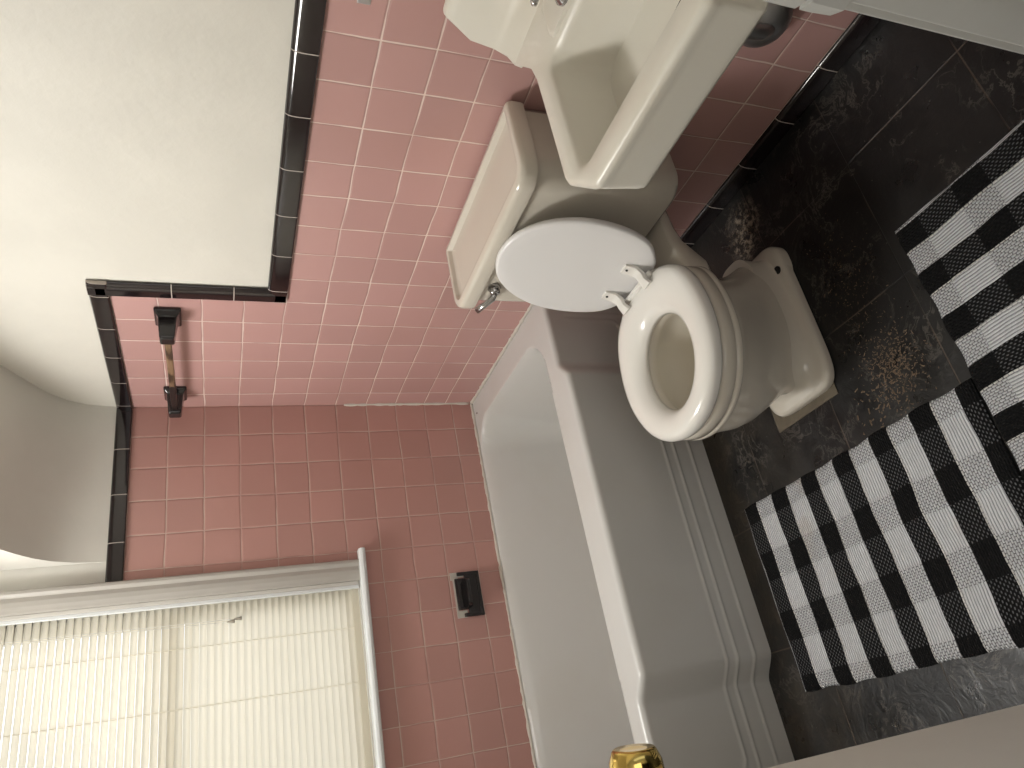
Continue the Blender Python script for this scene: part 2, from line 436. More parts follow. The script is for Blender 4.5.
# ------------------------------------------------------------------ window_1
ww = thing('window_1', None, None, (-1.0, 0, .88), kind='structure')
def casing_profile(w, d):      # (across, out)
    return [(0, 0), (0, d * .7), (w * .06, d * .95), (w * .18, d), (w * .28, d * .8), (w * .33, d * .72), (w * .52, d * .86), (w * .72, d * .80), (w * .85, d * .68), (w * .95, d * .62), (w, d * .55), (w, 0)]
CW = .068
pr = casing_profile(CW, .022)
bm = bmesh.new()
prism(bm, [(-.580 - a, -b) for a, b in pr], .878, 2.02, 'z')
prism(bm, [(-1.425 + a, -b) for a, b in pr], .878, 2.02, 'z')
A = [bm.verts.new((-.58, -b, 2.02 - a)) for a, b in pr]; B = [bm.verts.new((-1.425, -b, 2.02 - a)) for a, b in pr]
for i in range(len(pr) - 1): bm.faces.new((A[i], A[i + 1], B[i + 1], B[i]))
obj('casing', bm, simple('casing_paint', (.46, .435, .40), .35, nscale=14.0, nstr=.15, var=.06), ww)
bm = bmesh.new()   # jamb liner
box(bm, WX0 + .012, WX0, -.006, .12, WZ0, WZ1); box(bm, WX1, WX1 - .012, -.006, .12, WZ0, WZ1); box(bm, WX0, WX1, -.006, .12, WZ1, WZ1 + .012)
obj('jamb', bm, M['paint'], ww, bev=.002)
bm = bmesh.new(); box(bm, WX0, WX0 - .011, -.006, .004, WZ0, WZ1); box(bm, WX1 + .011, WX1, -.006, .004, WZ0, WZ1); obj('lit_jamb_strip', bm, M['sill'], ww, bev=.002)  # added strip, its whiter paint standing in for skylight along the jamb
bm = bmesh.new()
prism(bm, [(.12, .858), (-.030, .858), (-.038, .862), (-.041, .869), (-.038, .876), (-.030, .880), (.12, .880)], -.549, -1.456, 'x')
obj('sill', bm, M['sill'], ww)
bm = bmesh.new()
def sashf(z0, z1, y):
    box(bm, WX0, WX0 - .045, y, y + .03, z0, z1); box(bm, WX1 + .045, WX1, y, y + .03, z0, z1)
    box(bm, WX0 - .045, WX1 + .045, y, y + .03, z0, z0 + .035); box(bm, WX0 - .045, WX1 + .045, y, y + .03, z1 - .035, z1)
sashf(.882, 1.445, .050); sashf(1.410, 1.93, .082)
obj('sash', bm, M['paint'], ww)
bm = bmesh.new(); box(bm, WX0 - .045, WX1 + .045, .064, .066, .91, 1.41); box(bm, WX0 - .045, WX1 + .045, .096, .098, 1.44, 1.90)
obj('glass', bm, M['glass'], ww)

# mini blind hanging in the window
bl = thing('window_blind', 'cream horizontal mini blind closed over the window beside the tub', 'window blind', (-1.0, .02, 1.9))
bm = bmesh.new(); z = .918; BX0, BX1 = WX0 - .003, WX1 + .006
ang = math.radians(56)
while z < 1.87:
    ring0, ring1 = [], []
    w = .0125
    pts = []
    for k in range(6):
        s = -1 + 2 * k / 5
        arch = .0022 * (1 - s * s)
        dy, dz = s * w * math.cos(ang), s * w * math.sin(ang)
        pts.append((.022 + dy - arch * math.sin(ang), z + dz + arch * math.cos(ang)))
    jit = random.uniform(-.0006, .0006)
    A = [bm.verts.new((BX0, a, b + jit)) for a, b in pts]; B = [bm.verts.new((BX1, a, b - jit)) for a, b in pts]
    for i in range(5): bm.faces.new((A[i], A[i + 1], B[i + 1], B[i]))
    z += .0206
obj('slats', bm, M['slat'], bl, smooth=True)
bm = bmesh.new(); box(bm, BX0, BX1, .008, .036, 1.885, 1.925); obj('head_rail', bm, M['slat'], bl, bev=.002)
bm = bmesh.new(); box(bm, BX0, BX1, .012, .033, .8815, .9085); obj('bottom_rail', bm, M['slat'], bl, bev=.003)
for xx in (-.79, -.955, -1.2):
    bm = bmesh.new()
    for yy in (.0125,):
        tube(bm, [(xx, yy, .90), (xx, yy, 1.89)], .0007, 6)
    z = .918
    while z < 1.87:
        tube(bm, [(xx - .002, .012, z - .006), (xx + .002, .012, z + .004)], .0010, 5); z += .0206
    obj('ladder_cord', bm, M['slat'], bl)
bm = bmesh.new()
tube(bm, [(-.722, .004, 1.89), (-.730, .003, 1.285)], .0008, 6); tube(bm, [(-.716, .004, 1.89), (-.7235, .003, 1.265)], .0008, 6)
pc = obj('pull_cord', bm, M['cord'], bl)
for xx, zz in ((-.730, 1.285), (-.7235, 1.265)):
    bm = bmesh.new(); lathe(bm, (xx, .003, zz), (0, 0, -1), [(.0012, 0), (.003, .004), (.0055, .018), (.0058, .022), (.002, .023)], 14)
    obj('tassel', bm, M['tassel'], pc, smooth=True)

# ------------------------------------------------------------------ bathtub
ZT = .385
def yo(x):
    return -.742 - .043 * smooth(-.245, -.315, x) * smooth(-1.195, -1.12, x)
def tub_mesh():
    bm = bmesh.new(); W = LX + .003
    xs = []; x = -.003
    while x > W: xs.append(x); x -= .0055
    xs.append(W)
    ix0, ix1, iy0, iy1, rc = -.105, -1.375, -.022, -.668, .12
    cx, cy, hx, hy = (ix0 + ix1) / 2, (iy0 + iy1) / 2, (ix0 - ix1) / 2, (iy0 - iy1) / 2
    NY = 110; R = .016
    rows = []
    for x in xs:
        r = []; ye = yo(x) + R
        for j in range(NY + 1):
            y = -.003 + (ye + .003) * (j / NY)
            qx, qy = abs(x - cx) - hx + rc, abs(y - cy) - hy + rc
            d = -(math.hypot(max(qx, 0), max(qy, 0)) + min(max(qx, qy), 0) - rc)   # inside > 0
            lip = .004 * math.exp(-(d / .014) ** 2) if d < 0 else 0
            slope_end = .10 + .20 * smooth(-1.0, -1.37, x)
            side = .085
            # steeper along the front and back, a shallow slope at the far end
            k = smooth(0, 1, (d + .004) / side) if d > -.004 else 0
            z = ZT - .335 * k ** .8 - .0 + lip * 0
            r.append(bm.verts.new((x, y, z)))
        for k in range(1, 7):     # rolled outer edge
            a = k / 6 * PI / 2
            r.append(bm.verts.new((x, ye - R * math.sin(a), ZT - R + R * math.cos(a))))
        NZ = 120
        for k in range(1, NZ + 1):
            z = (ZT - R) * (1 - k / NZ); y = yo(x)
            rib = 0
            for zb, xr, xl in ((.052, -.050, -1.420), (.104, -.075, -1.395), (.137, -.097, -1.373)):
                cxx, hxx = (xr + xl) / 2, (xr - xl) / 2
                top = .325; czz, hzz = (zb + top + .3) / 2, (top + .3 - zb) / 2; rr = .03
                qx, qz = abs(x - cxx) - hxx + rr, abs(z - czz) - hzz + rr
                sd = math.hypot(max(qx, 0), max(qz, 0)) + min(max(qx, qz), 0) - rr
                rib += .0030 * math.exp(-(sd / .0042) ** 2) * (1 - smooth(.30, .33, z))
            lean = .010 * smooth(.30, .12, z) * 0
            r.append(bm.verts.new((x, y - rib - lean, z)))
        rows.append(r)
    for a, b in zip(rows, rows[1:]):
        for i in range(len(a) - 1): bm.faces.new((a[i], a[i + 1], b[i + 1], b[i]))
    # close the two ends and back so that it is a solid shell standing on the floor
    for r in (rows[0], rows[-1]):
        vs = list(r) + [bm.verts.new((r[0].co.x, -.003, 0))]
        bm.faces.new(vs)
    return bm
o = obj('bathtub', tub_mesh(), M['tub'], smooth=True)
try: o.data.set_sharp_from_angle(angle=1.0)
except Exception: pass
tag(o, 'white enamelled alcove bathtub with ribbed apron under the window', 'bathtub')
bm = bmesh.new()
for i, (yy, zz, rr) in enumerate(((-.036, .372, .004), (-.041, .366, .0028))):
    lathe(bm, (-.062, yy, zz + .0135), (0, -.3, 1), [(rr, 0), (rr * .8, .0008)], 9)
obj('rust_chip', bm, simple('rust', (.06, .02, .01), .8), o)

# ------------------------------------------------------------------ toilet
TY, BY = -1.181, -1.213       # centre lines of tank and bowl
to = thing('toilet', 'bone white two-piece toilet with lid up between tub and sink', 'toilet', (-.35, BY, 0))
def rrect(x0, x1, y0, y1, rf, rb, z, n=10):
    """rounded rectangle, x0 back (wall), x1 front; rf/rb corner radii front/back"""
    out = []
    for (cx, cy, r, a0) in ((x1 + rf, y1 - rf, rf, PI / 2), (x1 + rf, y0 + rf, rf, PI), (x0 - rb, y0 + rb, rb, 1.5 * PI), (x0 - rb, y1 - rb, rb, 0)):
        for k in range(n + 1):
            a = a0 + (PI / 2) * k / n
            out.append((cx + r * math.cos(a), cy + r * math.sin(a), z))
    return out
# tank
bm = bmesh.new(); yl, yr = TY + .243, TY - .243
rings = [rrect(-.035, -.165, yr + .03, yl - .03, .04, .03, .331), rrect(-.020, -.188, yr + .008, yl - .008, .05, .02, .338), rrect(-.016, -.198, yr + .004, yl - .004, .055, .012, .352),
         rrect(-.015, -.204, yr, yl, .055, .010, .50), rrect(-.015, -.206, yr, yl, .055, .010, .705)]
loft(bm, rings); obj('tank', bm, M['toilet'], to, smooth=True).data.set_sharp_from_angle(angle=.8)
bm = bmesh.new(); yl, yr = -.922, -1.440
def lr(i, z, rf=.055): return rrect(-.008 - i * .8, -.222 + i, yr + i, yl - i, max(rf - i, .01), max(.012 - i * .3, .004), z)
rings = [lr(.008, .700), lr(.001, .702), lr(0, .708), lr(0, .728), lr(.003, .737), lr(.009, .740), lr(.021, .7405), lr(.0235, .7375), lr(.026, .732), lr(.029, .7285), lr(.05, .728)]
loft(bm, rings); obj('tank_lid', bm, M['toilet'], to, smooth=True).data.set_sharp_from_angle(angle=.9)
# flush lever
fl = bmesh.new(); lathe(fl, (-.205, -1.035, .670), (-1, 0, 0), [(.015, 0), (.017, .006), (.013, .012), (.012, .020), (.008, .023)], 20)
tube(fl, [(-.222, -1.035, .670), (-.232, -1.020, .674), (-.236, -.998, .688), (-.238, -.975, .702)], [.0075, .008, .0075, .0085], 12)
obj('flush_lever', fl, M['chrome'], to, smooth=True)

# bowl outline control points (x, half-width) from the back edge to the tip
half = [(-.312, .0), (-.314, .055), (-.327, .098), (-.368, .148), (-.430, .174), (-.505, .182), (-.575, .170), (-.640, .134), (-.686, .076)]
tip = (-.703, 0)
def egg(sc=1.0, dx=0, tipx=None, z=0, cx=-.505, cy=BY, inset=0):
    pts = [(x, h) for x, h in half] + [tip] + [(x, -h) for x, h in half[:0:-1]]
    c = catmull(pts, 8); out = []
    n = len(c)
    for i, p in enumerate(c):
        t = (c[(i + 1) % n] - c[i - 1]).normalized(); nrm = Vector((t.y, -t.x))
        if nrm.dot(Vector((p.x - cx, p.y))) < 0: nrm = -nrm
        q = p - nrm * inset
        out.append((cx + (q.x - cx) * sc + dx, cy + q.y * sc, z))
    return out
def hole(sc, z, cx=-.522, ax=.112, ay=.097, n=None, dx=0):
    n = 144; base = egg(1, z=0); out = []
    for p in base:
        a = math.atan2(p[1] - BY, p[0] - cx)
        rx = ax * (1.0 if math.cos(a) > 0 else 1.0)
        out.append((cx + dx + rx * sc * math.cos(a), BY + ay * sc * math.sin(a), z))
    return out
def lerp_ring(a, b, t, z): return [(p[0] + (q[0] - p[0]) * t, p[1] + (q[1] - p[1]) * t, z) for p, q in zip(a, b)]
# bowl: pedestal, belly, rim, inside
bm = bmesh.new()
N = len(egg())
def sup(x0, x1, hw, z, n=4.0, cy=BY):
    """superellipse ring matched to the egg's point order"""
    cx, a = (x0 + x1) / 2, abs(x0 - x1) / 2; out = []
    for i in range(N):
        th = 2 * PI * i / N
        c_, s_ = math.cos(th), math.sin(th)
        out.append((cx + a * math.copysign(abs(c_) ** (2 / n), c_), cy + hw * math.copysign(abs(s_) ** (2 / n), s_), z))
    return out
E0 = egg()
def blend(a, b, t, z): return lerp_ring(a, b, t, z)
fr = lambda i, dz=0: egg(inset=i, z=0)
neck = sup(-.235, -.585, .078, 0, 2.3)
rings = [sup(-.235, -.600, .074, .040, 2.6)]
for t, z, ins in ((.10, .075, .060), (.28, .11, .056), (.48, .15, .050), (.66, .19, .042), (.82, .23, .034), (.93, .262, .026), (1.0, .285, .020)):
    rings.append(blend(neck, egg(inset=ins), t, z))
for r_, front in zip(rings, (-.600, -.606, -.628, -.652, -.674, -.687, -.690, -.692)):
    # push the belly forward so that it hangs deep under the rim
    x0 = min(p[0] for p in r_); hiN = -.42
    for k_, p in enumerate(r_):
        if p[0] < hiN: r_[k_] = (hiN + (p[0] - hiN) * (front - hiN) / (x0 - hiN), p[1], p[2])
rings += [egg(inset=.012, z=.2925), egg(inset=.005, z=.297), egg(inset=.0, z=.303), egg(inset=.001, z=.3125), egg(inset=.004, z=.3150), egg(inset=.001, z=.3175), egg(inset=.002, z=.342), egg(inset=.007, z=.349), egg(inset=.03, z=.351)]
hin = hole(1.03, 0)
rings += [hole(1.10, .351), hole(1.04, .345), hole(1.05, .325), hole(1.12, .31), hole(1.05, .28), hole(.85, .22, dx=.005), hole(.60, .17, dx=.02), hole(.35, .14, dx=.04), hole(.15, .13, dx=.05)]
loft(bm, rings)
obj('bowl', bm, M['toilet'], to, smooth=True).data.set_sharp_from_angle(angle=1.1)
bm = bmesh.new(); loft(bm, [hole(.80, .2125), hole(.79, .213)]); obj('water', bm, M['water'], to)
# shelf behind the bowl that carries the tank, flaring from the neck
bm = bmesh.new()
def shsec(x, hw, zb, k=.8):
    zt = .3295; pts = []
    for a, b in ((-1, .55), (-.97, .92), (-.90, 1.0), (0, 1.0), (.90, 1.0), (.97, .92), (1, .55), (k + .06, .12), (k - .08, 0), (0, 0), (-k + .08, 0), (-k - .06, .12)):
        pts.append((x, BY + a * hw, zb + (zt - zb) * b))
    return pts
loft(bm, [shsec(-.030, .078, .298), shsec(-.036, .084, .293), shsec(-.10, .089, .290), shsec(-.20, .093, .284), shsec(-.25, .099, .262, .72), shsec(-.29, .110, .225, .62), shsec(-.325, .122, .20, .52), shsec(-.36, .130, .22, .45), shsec(-.39, .132, .25, .42)])
obj('tank_shelf', bm, M['toilet'], to, smooth=True).data.set_sharp_from_angle(angle=.9)
# trapway column and the flanged foot
bm = bmesh.new()
rings = [sup(-.235, -.632, .108, 0.0031, 6), sup(-.235, -.635, .110, .018, 6), sup(-.238, -.632, .107, .027, 6), sup(-.243, -.626, .100, .031, 5),
         sup(-.250, -.612, .092, .0325, 4.5), sup(-.250, -.606, .087, .038, 4), sup(-.245, -.600, .080, .050, 3.4), sup(-.235, -.590, .074, .085, 3)]
loft(bm, rings)
rings = [rrect(-.228, -.352, BY - .110, BY + .110, .055, .050, .0, 8), rrect(-.228, -.352, BY - .110, BY + .110, .055, .050, .022, 8), rrect(-.234, -.348, BY - .104, BY + .104, .05, .046, .031, 8), rrect(-.245, -.34, BY - .09, BY + .09, .04, .04, .0345, 8)]
loft(bm, rings)
# the front toe carries a raised lip
obj('foot', bm, M['toilet'], to, smooth=True).data.set_sharp_from_angle(angle=.9)
for sg in (-1, 1):
    bm = bmesh.new(); lathe(bm, (-.312, BY + sg * .090, .0325), (0, 0, 1), [(.0105, 0), (.0105, .0030)], 20)
    obj('bolt_hole', bm, M['dark'], to)
# seat ring
bm = bmesh.new(); OUT = egg(); IN = hole(1.0, 0); z0 = .3530
sec = [(.03, 0), (.0, .005), (-.012, .013), (0.012, .022), (.10, .0290), (.22, .0330), (.40, .0345), (.58, .0330), (.75, .028), (.89, .019), (.97, .009), (1.0, 0.0), (.9, -.001)]
rings = []
for t, dz in sec: rings.append(lerp_ring(OUT, IN, t, z0 + dz))
rings.append(lerp_ring(OUT, IN, .03, z0))
R = loft(bm, rings[:-1], False, False)
n = len(R[0])
for i in range(n): bm.faces.new((R[-1][i], R[-1][(i + 1) % n], R[0][(i + 1) % n], R[0][i]))
st = obj('seat', bm, M['seat'], to, smooth=True)
# lid standing up against the tank
hx, hz = -.300, .366
tilt = math.atan2(.060, .36)
def standing(p, d):     # p: seat-plane ring point, d: thickness offset towards the room
    s = (-.312 - p[0]) * .935          # distance from hinge along the lid
    s = s - .004
    return (hx + s * math.sin(tilt) - d * math.cos(tilt), -1.211 + (p[1] - BY) * .885, hz + s * math.cos(tilt) + d * math.sin(tilt))
bm = bmesh.new()
rings = []
for ins, d in ((.012, -.010), (.003, -.008), (0, -.003), (0, .003), (.003, .007), (.008, .0085), (.03, .0085), (.05, .0080)):
    rings.append([standing(p, d) for p in egg(inset=ins)])
loft(bm, rings)
ld = obj('lid', bm, M['lid'], to, smooth=True); ld.data.set_sharp_from_angle(angle=.9)
for yy in (-1.255, -1.150):
    bm = bmesh.new()
    # strap on the lid's underside, curved knuckle and its foot at the back of the seat
    pts = [(-.296, yy, .440), (-.303, yy, .415), (-.318, yy - .002, .402), (-.334, yy - .004, .400), (-.349, yy - .006, .392)]
    rings = []
    for i, p in enumerate(pts):
        w = (.013, .015, .012, .011, .014)[i]; h = .0055
        q = Vector(pts[min(i + 1, 4)]) - Vector(pts[max(i - 1, 0)]); q.normalize(); nn = Vector((q.z, 0, -q.x))
        P = Vector(p)
        rings.append([tuple(P + Vector((0, a, 0)) + nn * b) for a, b in ((-w, -h), (w, -h), (w, h), (-w, h))])
    loft(bm, rings)
    hg = obj('hinge', bm, M['seat'], to, bev=.0015)
    bm = bmesh.new()
    for dz in (.432, .421):
        lathe(bm, (-.302, yy, dz), (-1, 0, .25), [(.0030, -.001), (.0030, .0035)], 10)
    obj('screw', bm, M['dark'], hg)
bm = bmesh.new(); tube(bm, [(-.322, -1.275, .385), (-.322, -1.13, .385)], .008, 12)
for yy in (-1.262, -1.145): lathe(bm, (-.318, yy, .355), (0, 0, 1), [(.016, 0), (.016, .012), (.010, .024), (.008, .03)], 18)
obj('hinge_bar', bm, M['seat'], to, smooth=True)

bm = bmesh.new(); box(bm, -.56, -.652, BY - .085, BY + .128, .0003, .0030)
tag(obj('plywood_shim', bm, M['shim'], bev=.001), 'thin bare plywood shim sticking out under the front of the toilet foot', 'shim')

# ------------------------------------------------------------------ sink
SY = -1.868
sk = thing('wall_sink', 'white wall-hung sink with raised back and deep square apron', 'sink', (0, SY, .79))
ou = [(-.004, -1.578), (-.075, -1.580), (-.105, -1.590), (-.135, -1.612), (-.165, -1.632), (-.205, -1.640), (-.440, -1.640), (-.452, -1.643), (-.512, -1.700), (-.524, -1.716)]
full = ou + [(x, 2 * SY - y) for x, y in ou[::-1]]
cx, cy = -.360, SY
NS = 320
def ray_ring(poly, z, inset=0, cx=cx, cy=cy):
    out = []
    for i in range(NS):
        a = 2 * PI * i / NS; dx, dy = math.cos(a), math.sin(a); best = None
        for (x1, y1), (x2, y2) in zip(poly, poly[1:] + poly[:1]):
            ex, ey = x2 - x1, y2 - y1; den = dx * ey - dy * ex
            if abs(den) < 1e-12: continue
            t = ((x1 - cx) * ey - (y1 - cy) * ex) / den; s = ((x1 - cx) * dy - (y1 - cy) * dx) / den
            if t > 0 and -1e-6 <= s <= 1 + 1e-6 and (best is None or t > best): best = t
        best -= inset
        out.append((cx + dx * best, cy + dy * best, z))
    return out
def rr2(x0, x1, y0, y1, r, n=8):
    return [(p[0], p[1]) for p in rrect(x0, x1, y0, y1, r, r, 0, n)]
yi0, yi1 = 2 * SY + 1.690, -1.690
basin_top = rr2(-.215, -.466, yi0, yi1, .028)
basin_mid = rr2(-.250, -.460, yi0 + .018, yi1 - .018, .045)
basin_bot = rr2(-.290, -.445, yi0 + .045, yi1 - .045, .07)
bm = bmesh.new()
ZS = .790
lean = [(x + .012 * smooth(-.40, -.52, x), y) for x, y in full]; lean2 = [(x + .004 * smooth(-.40, -.52, x), y) for x, y in full]
rings = [ray_ring(lean, .696, .030), ray_ring(lean, .696, .012), ray_ring(lean, .6975, .004), ray_ring(lean, .703, .0), ray_ring(lean, .709, .0), ray_ring(lean2, .762, .0), ray_ring(lean2, .770, .0), ray_ring(full, .780, .0005), ray_ring(full, .785, .002), ray_ring(full, .7905, .007), ray_ring(full, .7915, .014),
         ray_ring(rr2(-.208, -.474, yi0 - .008, yi1 + .008, .033), .789), ray_ring(basin_top, .784), ray_ring(rr2(-.220, -.465, yi0 + .003, yi1 - .004, .030), .772), ray_ring(basin_mid, .70), ray_ring(basin_bot, .648), ray_ring(rr2(-.33, -.40, yi0 + .09, yi1 - .09, .03), .638)]
loft(bm, rings)
bs = obj('basin', bm, M['sink'], sk, smooth=True); bs.data.set_sharp_from_angle(angle=1.3)
bm = bmesh.new()
pf = [(-.004, .775), (-.004, .915), (-.010, .924), (-.020, .926), (-.030, .921), (-.036, .905), (-.042, .870), (-.055, .825), (-.075, .802), (-.100, .792), (-.105, .775)]
def yend(z, x): return -1.578 - .030 * smooth(.862, .926, z) - .006 * smooth(-.03, -.105, x)
def ring(f, ins=0): return [(x, f(x, z), z) for x, z in pf]
ys = [lambda x, z: yend(z, x), lambda x, z: yend(z, x) - .010]
L0 = [(x * .96 - .0, yend(z, x), z - (.004 if z > .79 else 0)) for x, z in pf]
L1 = [(x, yend(z, x) - .007, z) for x, z in pf]
R1 = [(x, 2 * SY - yend(z, x) + .007, z) for x, z in pf]; R0 = [(x * .96, 2 * SY - yend(z, x), z - (.004 if z > .79 else 0)) for x, z in pf]
loft(bm, [L0, L1, R1, R0], True, True)
obj('splash_back', bm, M['sink'], sk, smooth=True).data.set_sharp_from_angle(angle=.9)
# raised faucet ledge between the back and the bowl
bm = bmesh.new()
loft(bm, [[(p[0], p[1], z) for p in rr2(-.12 + e, -.207 - e * .3, yi0 - .0 - e, yi1 - .035 + e, .02)] for e, z in ((.006, .785), (.003, .793), (.0, .7955), (-.006, .796))])
obj('faucet_ledge', bm, M['sink'], sk, smooth=True).data.set_sharp_from_angle(angle=.9)
fc = bmesh.new()
lathe(fc, (-.165, SY, .796), (0, 0, 1), [(.024, 0), (.024, .008), (.016, .016), (.015, .05), (.010, .056)], 24)
tube(fc, [(-.165, SY, .84), (-.19, SY, .862), (-.24, SY, .858), (-.262, SY, .838)], [.012, .011, .010, .010], 14)
ff = obj('faucet', fc, M['chrome'], sk, smooth=True)
for yy in (-1.799, 2 * SY + 1.799):
    bm = bmesh.new(); lathe(bm, (-.185, yy, .796), (0, 0, 1), [(.024, 0), (.024, .006), (.015, .014), (.011, .03), (.014, .036), (.022, .040), (.023, .052), (.015, .058)], 24)
    for k in range(4):
        a = k * PI / 2 + .78; lathe(bm, (-.185 + .022 * math.cos(a), yy + .022 * math.sin(a), .846), (math.cos(a), math.sin(a), 0), [(.006, -.006), (.007, .004), (.004, .010)], 12)
    obj('handle', bm, M['chrome'], ff, smooth=True)
bm = bmesh.new(); lathe(bm, (-.365, SY, .640), (0, 0, 1), [(.026, 0), (.026, .004), (.018, .005), (.014, .002)], 24); obj('drain', bm, M['chrome'], sk, smooth=True)
bm = bmesh.new(); prism(bm, [(-1.950, .776), (-1.99, .779), (-2.03, .779), (-2.03, .745), (-1.99, .745)], -.4555, -.4660, 'x'); obj('overflow_slot', bm, M['dark'], sk)
# waste pipe and wall flange below
PY_, PZ = -1.722, .268
bm = bmesh.new()
tube(bm, [(-.365, SY, .65), (-.365, SY, .625), (-.350, SY + .01, .605), (-.30, SY + .04, .600), (-.20, SY + .10, .600), (-.13, PY_ - .015, .595), (-.085, PY_, .57), (-.060, PY_, .53), (-.055, PY_, .45), (-.055, PY_, .33), (-.050, PY_, .29), (-.035, PY_, PZ), (-.002, PY_, PZ)], .016, 16)
obj('waste_pipe', bm, M['dullchrome'], sk, smooth=True)
bm = bmesh.new(); lathe(bm, (-.001, PY_, PZ), (-1, 0, 0), [(.062, 0), (.0615, .006), (.056, .018), (.044, .030), (.028, .038), (.0175, .041)], 36)
obj('wall_flange', bm, M['dullchrome'], sk, smooth=True)

# ------------------------------------------------------------------ towel bar
tb = thing('towel_bar', 'black ceramic towel bar holder with chipped brown wooden rod on pink tile', 'towel bar', (0, -.33, 1.435))
for yc, hw in ((-.556, .040), (-.107, .030)):
    bm = bmesh.new(); zc = 1.436
    def sq(x, hy, hz): return [(x, yc + a * hy, zc + b * hz) for a, b in ((-1, -1), (1, -1), (1, 1), (-1, 1))]
    loft(bm, [sq(-.0005, .040, .034), sq(-.010, .040, .034), sq(-.014, .036, .030), sq(-.022, .027, .024), sq(-.060, .022, .021), sq(-.082, .020, .019), sq(-.088, .015, .015)])
    obj('bracket', bm, M['blackcer'], tb, bev=.003)
bm = bmesh.new(); box(bm, -.060, -.078, -.540, -.122, 1.427, 1.445); obj('rod', bm, M['bar'], tb, bev=.003)

# ------------------------------------------------------------------ recessed soap dish on the back wall
sd = thing('soap_dish', 'black ceramic soap dish with chipped edges in the pink tile above the tub', 'soap dish', (-.73, 0, .53))
X0, X1, Z0, Z1 = -.655, -.805, .474, .574
bm = bmesh.new()
box(bm, X0, X1, -.009, 0, Z0, Z0 + .012); box(bm, X0, X1, -.009, 0, Z0 + .012, Z0 + .052)
box(bm, X0, X0 - .012, -.010, 0, Z0, Z1 - .022); box(bm, X1 + .012, X1, -.010, 0, Z0, Z1 - .03)
box(bm, X0 - .02, X1 + .025, -.006, 0, Z1 - .055, Z1 - .012)
obj('back_plate', bm, M['blackcer'], sd, bev=.002)
bm = bmesh.new()
def lipr(y, e, z0, z1): return [(X0 - .022 - e, y, z0), (X1 + .026 + e, y, z0), (X1 + .026 + e, y, z1), (X0 - .022 - e, y, z1)]
loft(bm, [lipr(-.005, 0, Z0 + .046, Z0 + .062), lipr(-.030, .004, Z0 + .044, Z0 + .058), lipr(-.045, .012, Z0 + .048, Z0 + .062), lipr(-.047, .016, Z0 + .052, Z0 + .060)])
loft(bm, [lipr(-.005, 0, Z0 + .058, Z1 - .014), lipr(-.012, .002, Z0 + .058, Z1 - .018)])
obj('tray', bm, M['blackcer'], sd, bev=.002)
bm = bmesh.new()
box(bm, X0 + .001, X0 - .024, -.0035, 0, Z1 - .025, Z1 + .001); box(bm, X0 - .0, X0 - .016, -.003, 0, Z1 - .045, Z1 - .02)
box(bm, X1 + .022, X1 - .001, -.0035, 0, Z1 - .042, Z1 - .006); box(bm, X0, X1, -.0012, 0, Z1 - .013, Z1 - .006)
obj('bare_patch', bm, M['plasterchip'], sd)

# small metal plate at the top edge of the frame on the right wall
bm = bmesh.new(); box(bm, -.004, 0, -1.587, -1.655, 1.053, 1.077); lathe(bm, (-.004, -1.620, 1.065), (-1, 0, 0), [(.006, 0), (.005, .003)], 12)
tag(obj('metal_bracket', bm, M['dullchrome'], bev=.001), 'small dull metal bracket fixed to the pink tile above the sink', 'bracket')

# ------------------------------------------------------------------ rugs
def rug(name, x0, x1, y0, y1, mat, th=.008, stripe='x', pitch=.112, off=0, label=''):
    bm = bmesh.new(); nx, ny = max(2, int(abs(x1 - x0) / .006)), max(2, int(abs(y1 - y0) / .006))
    def wob(a, s): return .0016 * math.sin(a * 13 + s) + .0008 * math.sin(a * 47 + 2 * s)
    def pos(i, j):
        u, v = i / nx, j / ny
        x, y = x0 + (x1 - x0) * u, y0 + (y1 - y0) * v
        ex = abs(2 * u - 1) ** 6; ey = abs(2 * v - 1) ** 6
        if stripe == 'x': x += math.copysign(1, x1 - x0) * (2 * u - 1) * ex * (wob(y, 1 if u < .5 else 3) + 0.0018 * math.cos((y - off) / pitch * 2 * PI)); y += ey * wob(x, 2) * .7
        else: y += math.copysign(1, y1 - y0) * (2 * v - 1) * ey * (wob(x, 1) + 0.0018 * math.cos((x - off) / pitch * 2 * PI)); x += ex * wob(y, 2) * .7
        e = min(u, 1 - u) * nx; f = min(v, 1 - v) * ny
        h = th * min(1, (.45 + .55 * min(1, min(e, f) / 1.6)))
        h += .0012 * math.sin(x * 38 + 1) * math.sin(y * 31)
        return x, y, h
    G = [[bm.verts.new(pos(i, j)) for j in range(ny + 1)] for i in range(nx + 1)]
    for i in range(nx):
        for j in range(ny): bm.faces.new((G[i][j], G[i + 1][j], G[i + 1][j + 1], G[i][j + 1]))
    edge = [G[i][0] for i in range(nx + 1)] + [G[nx][j] for j in range(1, ny + 1)] + [G[i][ny] for i in range(nx - 1, -1, -1)] + [G[0][j] for j in range(ny - 1, 0, -1)]
    low = [bm.verts.new((v.co.x, v.co.y, .0008)) for v in edge]
    n = len(edge)
    for i in range(n): bm.faces.new((edge[i], edge[(i + 1) % n], low[(i + 1) % n], low[i]))
    bm.faces.new(low)
    o = obj(name, bm, mat, smooth=True)
    return tag(o, label, 'rug')
m1 = rug_mat('black_white_check_weave', 'x', 'y', -.822, -.924, .1475, .1135, .080, .060)
rug('woven_rug', -.776, -1.234, -.866, -1.588, m1, label='black and white checked woven rug on the floor alongside the tub', off=-.895, pitch=.1135)
m2 = rug_mat('black_white_check_weave_turned', 'y', 'x', -1.652, -.487, .1475, .106, .080, .054)
rug('woven_rug', -.428, -1.085, -1.594, -2.12, m2, stripe='y', label='black and white checked woven rug in front of the sink, stripes running crosswise', off=-.46, pitch=.106)

